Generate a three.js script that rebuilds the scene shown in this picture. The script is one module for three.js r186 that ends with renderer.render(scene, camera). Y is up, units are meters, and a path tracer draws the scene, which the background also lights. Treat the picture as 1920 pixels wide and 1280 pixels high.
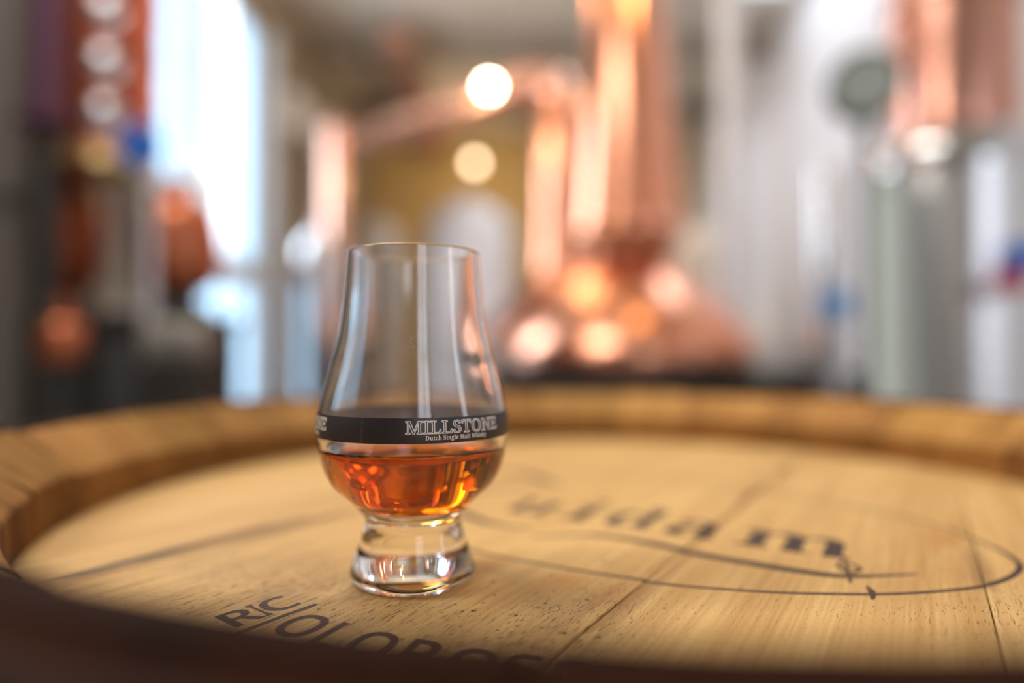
import * as THREE from 'three';
import { RoundedBoxGeometry } from 'three/addons/geometries/RoundedBoxGeometry.js';
import { mergeGeometries, toCreasedNormals } from 'three/addons/utils/BufferGeometryUtils.js';
import { RectAreaLightUniformsLib } from 'three/addons/lights/RectAreaLightUniformsLib.js';

// ---------- camera, sky, area lights, exposure ----------
const scene = new THREE.Scene();
const HEAD = 0.86;                      // height of the barrel head
const EYE = HEAD + 0.078;               // height of the lens
const F = 1280, PITCH = Math.atan(25 / 1280);
const camera = new THREE.PerspectiveCamera(2 * Math.atan(640 / F) * 180 / Math.PI, 1.5, 0.01, 200);
camera.position.set(0, EYE, 0);
camera.rotation.x = PITCH;
camera.focus = 0.207;
camera.userData.fStop = 1.85;
scene.add(camera);
scene.background = new THREE.Color().setRGB(0.80, 0.91, 1.0);
scene.backgroundIntensity = 1.3;

const renderer = new THREE.WebGLRenderer({ antialias: true });
renderer.toneMapping = THREE.LinearToneMapping;
renderer.toneMappingExposure = 1.0;
renderer.shadowMap.enabled = true;
RectAreaLightUniformsLib.init();

function areaLight(color, power, w, h, pos, target) {
  const l = new THREE.RectAreaLight(color, power, w, h);
  l.position.set(...pos); l.lookAt(...target); scene.add(l);
}
// daylight of the open sky just outside the windows and the added rooflights
const LEFT_X = -2.3, RIGHT_X = 2.9, BACK_D = 11, REAR_Z = 4.5, CEIL = 4.5;
const WL = { d0: 4.4, d1: 6.25, y0: 0.1, y1: 3.95 };           // glazed opening in the left wall (distances from the lens plane)
const WN = { d0: -0.15, d1: 0.55, y0: 2.1, y1: 3.9 };           // narrow window in the left wall beside the barrel
const WR = { d0: -0.8, d1: -0.5, y0: 1.2, y1: 3.9 };           // window in the right wall beside the barrel
const WB = { x0: 1.1, x1: 2.7, y0: 0.4, y1: 4.2 };              // large window in the wall behind the lens
const SK = { x0: -2.2, x1: -0.6, z0: -2.5, z1: -0.2 };          // unseen rooflight, added to brighten the barrel head
const SB = { x0: 2.1, x1: 2.8, z0: -6.7, z1: -4.8 };           // unseen rooflight, added to brighten the right wall
const SC = { x0: 0.95, x1: 1.6, z0: -8.6, z1: -7.2 };          // rooflight added to brighten the back, hidden by the pot still neck
const mid = (a, b) => (a + b) / 2;
areaLight(0xe6f2ff, 14.0, WL.d1 - WL.d0, WL.y1 - WL.y0, [LEFT_X - 0.32, mid(WL.y0, WL.y1), -mid(WL.d0, WL.d1)], [0, mid(WL.y0, WL.y1), -mid(WL.d0, WL.d1)]);
areaLight(0xfff6ea, 24.0, WN.d1 - WN.d0, WN.y1 - WN.y0, [LEFT_X - 0.32, mid(WN.y0, WN.y1), -mid(WN.d0, WN.d1)], [0, mid(WN.y0, WN.y1), -mid(WN.d0, WN.d1)]);
areaLight(0xf4f6ff, 3.2, WB.x1 - WB.x0, WB.y1 - WB.y0, [mid(WB.x0, WB.x1), mid(WB.y0, WB.y1), REAR_Z + 0.32], [mid(WB.x0, WB.x1), mid(WB.y0, WB.y1), 0]);
areaLight(0xf0f5ff, 9.0, WR.d1 - WR.d0, WR.y1 - WR.y0, [RIGHT_X + 0.32, mid(WR.y0, WR.y1), -mid(WR.d0, WR.d1)], [0, mid(WR.y0, WR.y1), -mid(WR.d0, WR.d1)]);
areaLight(0xfff5ea, 12.5, SK.x1 - SK.x0, SK.z1 - SK.z0, [mid(SK.x0, SK.x1), CEIL + 0.32, mid(SK.z0, SK.z1)], [mid(SK.x0, SK.x1), 0, mid(SK.z0, SK.z1) + 0.0001]);
areaLight(0xf4f6ff, 45.0, SC.x1 - SC.x0, SC.z1 - SC.z0, [mid(SC.x0, SC.x1), CEIL + 0.32, mid(SC.z0, SC.z1)], [mid(SC.x0, SC.x1), 0, mid(SC.z0, SC.z1) + 0.0001]);
areaLight(0xf4f6ff, 6.5, SB.x1 - SB.x0, SB.z1 - SB.z0, [mid(SB.x0, SB.x1), CEIL + 0.32, mid(SB.z0, SB.z1)], [mid(SB.x0, SB.x1), 0, mid(SB.z0, SB.z1) + 0.0001]);

// ---------- helpers ----------
function rng(seed) { let a = seed >>> 0; return () => { a = (a + 0x6D2B79F5) >>> 0; let t = a; t = Math.imul(t ^ (t >>> 15), t | 1); t ^= t + Math.imul(t ^ (t >>> 7), t | 61); return ((t ^ (t >>> 14)) >>> 0) / 4294967296; }; }
function hash2(x, y) { let h = Math.imul(x, 374761393) + Math.imul(y, 668265263) | 0; h = Math.imul(h ^ (h >>> 13), 1274126177); return ((h ^ (h >>> 16)) >>> 0) / 4294967296; }
function noise(x, y) {
  const xi = Math.floor(x), yi = Math.floor(y), fx = x - xi, fy = y - yi;
  const u = fx * fx * (3 - 2 * fx), v = fy * fy * (3 - 2 * fy);
  const a = hash2(xi, yi), b = hash2(xi + 1, yi), c = hash2(xi, yi + 1), d = hash2(xi + 1, yi + 1);
  return a + (b - a) * u + (c - a) * v + (a - b - c + d) * u * v;
}
const fbm = (x, y) => 0.55 * noise(x, y) + 0.28 * noise(x * 2.1 + 7, y * 2.1 + 3) + 0.17 * noise(x * 4.3 + 1, y * 4.3 + 9);
const clamp = (x, a = 0, b = 1) => Math.min(b, Math.max(a, x));
const sstep = (a, b, x) => { const t = clamp((x - a) / (b - a)); return t * t * (3 - 2 * t); };
const lerp = (a, b, t) => a + (b - a) * t;

// place of a point seen at (px, py) of the 1920 x 1280 frame at distance D along the level axis
function at(px, py, D) {
  const a = (px - 960) / F, b = (640 - py) / F, c = Math.cos(PITCH), s = Math.sin(PITCH);
  const y = b * c + s, z = c - b * s;
  return new THREE.Vector3(a * D / z, EYE + y * D / z, -D);
}
const used = {};
function numbered(name) { used[name] = (used[name] ?? -1) + 1; return used[name] ? name + '_' + String(used[name]).padStart(3, '0') : name; }
function shade(o) { o.castShadow = true; o.receiveShadow = true; return o; }
function thing(name, label, category, pos = [0, 0, 0], group) {
  const o = new THREE.Group(); o.name = numbered(name); o.position.set(...pos); scene.add(o);
  o.userData = { label, category }; if (group) o.userData.group = group;
  return o;
}
function part(name, geo, mat, parent, label) {
  const m = shade(new THREE.Mesh(geo, mat)); m.name = numbered(name); parent.add(m);
  if (label) m.userData.label = label;
  return m;
}
function struct(name, geos, mat) {
  const m = shade(new THREE.Mesh(Array.isArray(geos) ? mergeGeometries(geos.map(g => g.index ? g.toNonIndexed() : g)) : geos, mat));
  m.name = numbered(name); m.userData.kind = 'structure'; scene.add(m); return m;
}
function boxAB(x0, y0, z0, x1, y1, z1, r = 0) {
  const w = Math.abs(x1 - x0), h = Math.abs(y1 - y0), d = Math.abs(z1 - z0);
  const g = r ? new RoundedBoxGeometry(w, h, d, 2, r) : new THREE.BoxGeometry(w, h, d);
  return g.translate((x0 + x1) / 2, (y0 + y1) / 2, (z0 + z1) / 2);
}
const V2 = (x, y) => new THREE.Vector2(x, y);
// closed solid of revolution; winding is set so that faces look outwards
function lathe(pts, seg = 48, crease = 0.6) {
  let g = new THREE.LatheGeometry(pts.map(p => V2(p[0], p[1])), seg);
  g = outward(g);
  return crease ? toCreasedNormals(g, crease) : g;
}
function outward(g) {
  const p = g.attributes.position, ix = g.index.array; let vol = 0;
  const a = new THREE.Vector3(), b = new THREE.Vector3(), c = new THREE.Vector3();
  for (let i = 0; i < ix.length; i += 3) { a.fromBufferAttribute(p, ix[i]); b.fromBufferAttribute(p, ix[i + 1]); c.fromBufferAttribute(p, ix[i + 2]); vol += a.dot(b.cross(c)); }
  if (vol < 0) { for (let i = 0; i < ix.length; i += 3) { const t = ix[i]; ix[i] = ix[i + 1]; ix[i + 1] = t; } g.computeVertexNormals(); fixSeam(g); }
  return g;
}
function fixSeam(g) {   // same normal on both sides of the lathe seam
  const p = g.attributes.position, n = g.attributes.normal, rows = g.parameters.points.length, seg = g.parameters.segments;
  for (let j = 0; j < rows; j++) {
    const i0 = j, i1 = seg * rows + j, x = n.getX(i0) + n.getX(i1), y = n.getY(i0) + n.getY(i1), z = n.getZ(i0) + n.getZ(i1), l = Math.hypot(x, y, z) || 1;
    n.setXYZ(i0, x / l, y / l, z / l); n.setXYZ(i1, x / l, y / l, z / l);
    if (p.getX(i0) === 0 && p.getZ(i0) === 0) for (let s = 0; s <= seg; s++) n.setXYZ(s * rows + j, 0, Math.sign(y) || 1, 0);
  }
}
function tube(points, r, seg = 40, rad = 20, closed = false) {
  return new THREE.TubeGeometry(new THREE.CatmullRomCurve3(points.map(p => p.isVector3 ? p : new THREE.Vector3(...p)), closed, 'catmullrom', 0.2), seg, r, rad, closed);
}
function rod(a, b, r, rad = 20, r2 = r) {
  const A = a.isVector3 ? a : new THREE.Vector3(...a), B = b.isVector3 ? b : new THREE.Vector3(...b), d = B.clone().sub(A), L = d.length();
  const g = new THREE.CylinderGeometry(r2, r, L, rad);
  g.applyQuaternion(new THREE.Quaternion().setFromUnitVectors(new THREE.Vector3(0, 1, 0), d.normalize()));
  return g.translate((A.x + B.x) / 2, (A.y + B.y) / 2, (A.z + B.z) / 2);
}
function smoothProfile(pts, n) {
  const c = new THREE.SplineCurve(pts.map(p => V2(p[0], p[1])));
  return c.getPoints(n).map(p => [Math.max(0, p.x), p.y]);
}
function dataTex(w, h, fn, srgb, repeat) {
  const d = new Uint8Array(w * h * 4);
  const out = [0, 0, 0];
  for (let j = 0, k = 0; j < h; j++) for (let i = 0; i < w; i++, k += 4) { fn((i + 0.5) / w, (j + 0.5) / h, out, i, j); d[k] = out[0]; d[k + 1] = out[1]; d[k + 2] = out[2]; d[k + 3] = 255; }
  const t = new THREE.DataTexture(d, w, h, THREE.RGBAFormat, THREE.UnsignedByteType);
  t.magFilter = THREE.LinearFilter; t.minFilter = THREE.LinearMipmapLinearFilter; t.generateMipmaps = true; t.anisotropy = 8;
  if (srgb) t.colorSpace = THREE.SRGBColorSpace;
  if (repeat) { t.wrapS = t.wrapT = THREE.RepeatWrapping; }
  t.needsUpdate = true;
  return t;
}

// ---------- materials ----------
const rgb = (r, g, b) => new THREE.Color().setRGB(r, g, b);
// hammered / scuffed metal relief, shared (repeats every metre)
const scuffTex = dataTex(512, 512, (u, v, o) => {
  const w = (x, y, n) => { const a = noise(x * n, y * n), b = noise((x - 1) * n, y * n), c = noise(x * n, (y - 1) * n), d = noise((x - 1) * n, (y - 1) * n); return lerp(lerp(a, b, x), lerp(c, d, x), y); };
  const g = 255 * (0.6 * w(u, v, 14) + 0.4 * w(u, v, 60)); o[0] = o[1] = o[2] = g;
}, false, true);
function metal(r, g, b, rough, bump = 0.0005) {
  return new THREE.MeshPhysicalMaterial({ color: rgb(r, g, b), metalness: 1, roughness: rough, bumpMap: bump ? scuffTex : null, bumpScale: bump });
}
function paint(r, g, b, rough = 0.6) { return new THREE.MeshStandardMaterial({ color: rgb(r, g, b), roughness: rough }); }
const M = {
  copper: metal(0.89, 0.41, 0.26, 0.22, 0),
  copperPale: metal(0.94, 0.58, 0.46, 0.24, 0),
  copperRose: metal(0.66, 0.34, 0.26, 0.24, 0),
  copperDark: metal(0.50, 0.16, 0.08, 0.34, 0),
  maroon: metal(0.42, 0.115, 0.075, 0.36, 0),
  copperOld: metal(0.30, 0.085, 0.04, 0.45, 0),
  brass: metal(0.82, 0.58, 0.26, 0.25, 0),
  steel: metal(0.66, 0.67, 0.69, 0.17, 0),
  satin: metal(0.86, 0.87, 0.89, 0.3, 0),
  steelMatt: metal(0.72, 0.72, 0.75, 0.32, 0),
  pewter: metal(0.36, 0.34, 0.36, 0.12, 0),
  chrome: metal(0.85, 0.86, 0.88, 0.07, 0),
  dark: paint(0.022, 0.020, 0.018, 0.55),
  darkGrey: paint(0.06, 0.058, 0.06, 0.6),
  white: paint(0.78, 0.78, 0.77, 0.55),
  gloss: new THREE.MeshPhysicalMaterial({ color: rgb(0.79, 0.83, 0.88), roughness: 0.35, clearcoat: 0.6, clearcoatRoughness: 0.1 }),
  motorGrey: paint(0.30, 0.28, 0.25, 0.5),
  offWhite: paint(0.70, 0.68, 0.63, 0.5),
  cream: paint(0.72, 0.66, 0.54, 0.5),
  blue: paint(0.012, 0.13, 0.55, 0.4),
  lightBlue: paint(0.08, 0.33, 0.70, 0.45),
  red: paint(0.45, 0.02, 0.03, 0.45),
  purple: paint(0.085, 0.022, 0.06, 0.6),
  greenGrey: paint(0.66, 0.75, 0.70, 0.85),
  glass: new THREE.MeshPhysicalMaterial({ color: 0xffffff, roughness: 0, metalness: 0, transmission: 1, thickness: 0.01, ior: 1.5 }),
  pane: new THREE.MeshPhysicalMaterial({ color: 0xffffff, roughness: 0.02, metalness: 0, transmission: 1, thickness: 0, ior: 1.5 }),
};

// ---------- setting: a distillery hall ----------
const wallWhite = new THREE.MeshStandardMaterial({ color: rgb(0.80, 0.83, 0.88), roughness: 0.85 });
const wallOchre = new THREE.MeshStandardMaterial({ color: rgb(0.60, 0.43, 0.18), roughness: 0.85 });
const wallBeige = new THREE.MeshStandardMaterial({ color: rgb(0.45, 0.40, 0.33), roughness: 0.85 });
const wallBrown = new THREE.MeshStandardMaterial({ color: rgb(0.30, 0.25, 0.19), roughness: 0.9 });
const ceilMat = new THREE.MeshStandardMaterial({ color: rgb(0.62, 0.58, 0.50), roughness: 0.9 });
const floorMat = new THREE.MeshStandardMaterial({ color: rgb(0.30, 0.27, 0.24), roughness: 0.5 });
const T = 0.2, zB = -BACK_D, zR = REAR_Z;
struct('floor', [boxAB(LEFT_X - T, -0.2, zB - T, RIGHT_X + T, 0, zR + T)], floorMat);
// a slab with rectangular holes: strips between the sorted edges; mapBox(u0, u1, v0, v1) gives the box
function holed(u, v, holes, mapBox) {
  const us = [...new Set([...u, ...holes.flatMap(h => [h[0], h[1]])])].sort((a, b) => a - b), vs = [...new Set([...v, ...holes.flatMap(h => [h[2], h[3]])])].sort((a, b) => a - b), out = [];
  for (let i = 0; i < us.length - 1; i++) for (let j = 0; j < vs.length - 1; j++) { const cu = mid(us[i], us[i + 1]), cv = mid(vs[j], vs[j + 1]); if (!holes.some(h => cu > h[0] && cu < h[1] && cv > h[2] && cv < h[3])) out.push(mapBox(us[i], us[i + 1], vs[j], vs[j + 1])); }
  return out;
}
struct('ceiling', holed([LEFT_X - T, RIGHT_X + T], [zB - T, zR + T], [[SK.x0, SK.x1, SK.z0, SK.z1], [SB.x0, SB.x1, SB.z0, SB.z1], [SC.x0, SC.x1, SC.z0, SC.z1]], (a, b, c, d) => boxAB(a, CEIL, c, b, CEIL + 0.2, d)), ceilMat);
struct('wall_left', holed([-zR - T, -zB + T], [0, CEIL], [[WL.d0, WL.d1, WL.y0, WL.y1], [WN.d0, WN.d1, WN.y0, WN.y1]], (a, b, c, d) => boxAB(LEFT_X - T, c, -a, LEFT_X, d, -b)), wallBrown);
struct('wall_right', holed([-zR - T, -zB + T], [0, CEIL], [[WR.d0, WR.d1, WR.y0, WR.y1]], (a, b, c, d) => boxAB(RIGHT_X, c, -a, RIGHT_X + T, d, -b)), wallWhite);
struct('wall_back', [boxAB(LEFT_X, 0, zB - T, RIGHT_X, CEIL, zB)], wallOchre);
struct('wall_rear', holed([LEFT_X, RIGHT_X], [0, CEIL], [[WB.x0, WB.x1, WB.y0, WB.y1]], (a, b, c, d) => boxAB(a, c, zR, b, d, zR + T)), wallBeige);
struct('trim_1', [boxAB(LEFT_X, 0, -6.27, LEFT_X + 0.06, 3.95, -6.5, 0.01)], paint(0.70, 0.76, 0.80, 0.5));
struct('ground', [boxAB(-60, -0.3, 60, LEFT_X - T, -0.2, -60), boxAB(RIGHT_X + T, -0.3, 60, 60, -0.2, -60), boxAB(LEFT_X - T, -0.3, 60, RIGHT_X + T, -0.2, zR + T), boxAB(LEFT_X - T, -0.3, zB - T, RIGHT_X + T, -0.2, -60)], paint(0.42, 0.42, 0.42, 0.9));
// ceiling beams
const beamMat = paint(0.34, 0.17, 0.11, 0.7);
for (const D of [7.6, 9.6]) struct('beam', [boxAB(LEFT_X, CEIL - 0.22, -D - 0.09, RIGHT_X, CEIL, -D + 0.09, 0.01)], paint(0.30, 0.26, 0.21, 0.8));
struct('beam', [boxAB(-1.35, CEIL - 0.42, -10.9, -1.05, CEIL - 0.22, -6.9, 0.01)], beamMat);
// glazed opening: frame, mullions and panes
function glazing(name, mapBox, us, ys, fr, rail, paneOf = () => M.pane) {
  const w = new THREE.Group(); w.name = numbered(name); w.userData.kind = 'structure'; scene.add(w);
  const fm = paint(0.66, 0.69, 0.72, 0.4), nU = us.length - 1, nY = ys.length - 1, u0 = us[0], u1 = us[nU], y0 = ys[0], y1 = ys[nY];
  const add = (nm, g, m) => part(nm, g, m, w);
  add('window_frame', mergeGeometries([mapBox(u0, u0 + fr, y0, y1, 0.05), mapBox(u1 - fr, u1, y0, y1, 0.05), mapBox(u0 + fr, u1 - fr, y0, y0 + fr, 0.05), mapBox(u0 + fr, u1 - fr, y1 - fr, y1, 0.05)]), fm);
  for (let i = 1; i < nU; i++) add('mullion', mapBox(us[i] - 0.03, us[i] + 0.03, y0 + fr, y1 - fr, 0.04), fm);
  for (let j = 1; j < nY; j++) for (let i = 0; i < nU; i++) add('glazing_bar', mapBox(us[i] + (i ? 0.03 : fr), us[i + 1] - (i < nU - 1 ? 0.03 : fr), ys[j] - rail, ys[j] + rail, 0.035), fm);
  for (let j = 0; j < nY; j++) for (let i = 0; i < nU; i++) add('pane', mapBox(us[i] + 0.02, us[i + 1] - 0.02, ys[j] + 0.02, ys[j + 1] - 0.02, 0.003), paneOf(i, j));
}
const frosted = new THREE.MeshPhysicalMaterial({ color: rgb(0.43, 0.51, 0.56), roughness: 1, transmission: 0.9, thickness: 0 });
const leftWall = (u0, u1, y0, y1, t) => boxAB(LEFT_X - 0.1 - t, y0, -u0, LEFT_X - 0.1 + t, y1, -u1), rightWall = (u0, u1, y0, y1, t) => boxAB(RIGHT_X + 0.1 - t, y0, -u0, RIGHT_X + 0.1 + t, y1, -u1), roof = (u0, u1, y0, y1, t) => boxAB(u0, CEIL + 0.1 - t, y0, u1, CEIL + 0.1 + t, y1);
glazing('window_1', leftWall, [WL.d0, 4.85, 5.72, WL.d1], [WL.y0, 1.66, WL.y1], 0.06, 0.12, (i, j) => (i === 1 && j ? M.pane : frosted));
glazing('window_2', rightWall, [WR.d0, WR.d1], [WR.y0, 2.6, WR.y1], 0.07, 0.025);
glazing('added_rooflight_3', roof, [SK.x0, mid(SK.x0, SK.x1), SK.x1], [SK.z0, SK.z1], 0.06, 0.02);
glazing('window_4', leftWall, [WN.d0, WN.d1], [WN.y0, 3.0, WN.y1], 0.06, 0.025);
glazing('window_7', (u0, u1, y0, y1, t) => boxAB(u0, y0, zR + 0.1 - t, u1, y1, zR + 0.1 + t), [WB.x0, mid(WB.x0, WB.x1), WB.x1], [WB.y0, 2.3, WB.y1], 0.06, 0.03);
glazing('added_rooflight_5', roof, [SB.x0, SB.x1], [SB.z0, mid(SB.z0, SB.z1), SB.z1], 0.05, 0.02);
glazing('added_rooflight_6', roof, [SC.x0, SC.x1], [SC.z0, mid(SC.z0, SC.z1), SC.z1], 0.05, 0.02);

// ---------- the barrel ----------
const BC = { x: 0.0488, z: -0.375 }, HR = 0.2635;         // centre and radius of its head
const barrel = thing('whisky_barrel', 'upright oak whisky barrel with a burned and stencilled head, the table under the glass', 'barrel', [BC.x, 0, BC.z]);
const LIP = HEAD + 0.043, STAVE_H = LIP;
const bilge = y => 0.302 + 0.062 * (1 - Math.pow((y - STAVE_H / 2) / (STAVE_H / 2), 2));
// oak for the staves (u around, v along, metres)
const staveTexes = [0, 1, 2].map(k => dataTex(256, 1024, (u, v, o) => {
  const n = u * 0.13 + k * 3.1, d = v * 1.0;
  const a = fbm(n * 55 + 1.5 * noise(n * 10, d * 3), d * 3.5), s = noise(n * 420, d * 10), p = noise(n * 900, d * 60);
  let t = 0.62 + 0.42 * (a - 0.5) + 0.22 * (s - 0.5) - (p > 0.8 ? 0.14 : 0);
  const blot = sstep(0.56, 0.74, fbm(n * 22 + 9, d * 14 + k)); t -= 0.22 * blot;
  o[0] = clamp(100 + 116 * t, 0, 255); o[1] = clamp(66 + 104 * t, 0, 255); o[2] = clamp(32 + 72 * t, 0, 255);
}, true, true));
const staveMats = staveTexes.map(t => new THREE.MeshPhysicalMaterial({ map: t, roughness: 0.85, specularIntensity: 0.3, vertexColors: true, bumpMap: t, bumpScale: 0.0006 }));
{
  const R = rng(5), deg = Math.PI / 180;
  // joints between staves, in degrees from straight ahead towards the right
  const joints = [-171, -154, -138, -122, -110, -99, -82.6, -70.1, -54, -38, -22, -5, 10.4, 23.9, 38.8, 58.6, 78.8, 96, 113, 131, 146, 167, 189];
  const TONES = { 6: 1.0, 7: 0.9, 8: 0.98, 9: 1.06, 10: 0.92, 11: 1.08, 12: 1.22, 13: 1.2, 14: 1.02, 15: 1.2, 16: 0.86 };
  for (let s = 0; s < joints.length - 1; s++) {
    const a0 = joints[s] * deg + 0.0022, a1 = joints[s + 1] * deg - 0.0022, dr = (R() - 0.5) * 0.003, dh = Math.abs(joints[s] + joints[s + 1]) > 190 ? 0.0005 : (R() - 0.5) * 0.0016, tone = TONES[s] ?? 0.8 + 0.4 * R(), seg = 5;
    const warm = 0.94 + 0.1 * R(), cro = (R() - 0.5) * 0.004;
    // profile (radius, height, surface) going round the cross-section: 0 bevel and inside, 1 dark end grain and 2 outside, both deepened by the painted-in shade of the near rim, 3 darker surface above the head
    const P = [];
    const low = 18;
    for (let i = 0; i <= low; i++) { const y = 0.002 + (STAVE_H - 0.006) * i / low; P.push([bilge(y), y, 2]); }
    P.push([0.3008 + dr, STAVE_H - 0.0012 + dh, 1], [0.2992 + dr, STAVE_H + dh, 1], [0.2938 + dr, STAVE_H + dh - 0.0002, 1], [0.2919 + dr, STAVE_H - 0.0015 + dh, 1], [0.2915 + dr, STAVE_H - 0.0018 + dh, 0]);
    P.push([0.2795 + dr / 2, HEAD + 0.0315, 0], [0.2655, HEAD + 0.0215 + cro, 0], [0.2638, HEAD + 0.0195 + cro, 3], [0.2632, HEAD + 0.008, 3], [0.2636, HEAD - 0.03, 3]);
    for (let i = low; i >= 0; i--) { const y = 0.002 + (HEAD - 0.05) * i / low; P.push([bilge(y) - 0.028, y, 0]); }
    const pos = [], col = [], uv = [], idx = [], N = P.length;
    for (let j = 0; j <= seg; j++) {
      const a = lerp(a0, a1, j / seg), edge = (j === 0 || j === seg) ? 1 : 0;
      for (const [r0, y, end] of P) {
        const r = r0 - edge * 0.0004;
        pos.push(Math.sin(a) * r, y, -Math.cos(a) * r);
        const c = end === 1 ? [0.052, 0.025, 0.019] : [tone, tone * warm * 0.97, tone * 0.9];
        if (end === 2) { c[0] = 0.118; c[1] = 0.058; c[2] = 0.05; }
        if (end === 3) { c[0] = tone * 0.58; c[1] = tone * 0.48; c[2] = tone * 0.38; }
        col.push(...c); uv.push((a - a0) * 0.28 / 0.13 + s * 0.37, y / 1.0 + (r0 < 0.2932 ? 0.13 + r0 : 0) + s * 0.21);
      }
    }
    for (let j = 0; j < seg; j++) for (let i = 0; i < N; i++) { const i2 = (i + 1) % N, A = j * N + i, B = j * N + i2, C = (j + 1) * N + i, D = (j + 1) * N + i2; idx.push(A, C, B, B, C, D); }
    const capAt = (j, flip) => { const base = pos.length / 3; for (let i = 0; i < N; i++) { const q = (j * N + i) * 3; pos.push(pos[q], pos[q + 1], pos[q + 2]); col.push(col[q] * 0.55, col[q + 1] * 0.5, col[q + 2] * 0.45); uv.push(P[i][0], P[i][1]); }
      const tri = THREE.ShapeUtils.triangulateShape(P.map(p => V2(p[0], p[1])), []); for (const t of tri) flip ? idx.push(base + t[2], base + t[1], base + t[0]) : idx.push(base + t[0], base + t[1], base + t[2]); };
    capAt(0, false); capAt(seg, true);
    let g = new THREE.BufferGeometry();
    g.setAttribute('position', new THREE.Float32BufferAttribute(pos, 3)); g.setAttribute('color', new THREE.Float32BufferAttribute(col, 3)); g.setAttribute('uv', new THREE.Float32BufferAttribute(uv, 2)); g.setIndex(idx);
    g = toCreasedNormals(g, 0.5);
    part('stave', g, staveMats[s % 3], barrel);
  }
  // iron hoops round the outside, each with two rivets
  const iron = new THREE.MeshPhysicalMaterial({ color: rgb(0.052, 0.024, 0.018), roughness: 0.8, specularIntensity: 0.3 });   // iron, with the shade of the near rim put into its colour
  for (const [y0, y1] of [[0.865, 0.897], [0.735, 0.765], [0.595, 0.625], [0.278, 0.308], [0.138, 0.168], [0.006, 0.038]]) {
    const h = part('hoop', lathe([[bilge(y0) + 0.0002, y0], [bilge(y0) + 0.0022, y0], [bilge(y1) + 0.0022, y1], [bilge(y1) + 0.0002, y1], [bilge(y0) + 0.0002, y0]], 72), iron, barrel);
    for (const k of [-1, 1]) { const ym = (y0 + y1) / 2, r = bilge(ym) + 0.002, a = 2.2 + k * 0.04; part('rivet', new THREE.SphereGeometry(0.005, 10, 6).scale(1, 1, 1).translate(Math.sin(a) * r, ym, -Math.cos(a) * r), iron, h); }
  }
}
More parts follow.
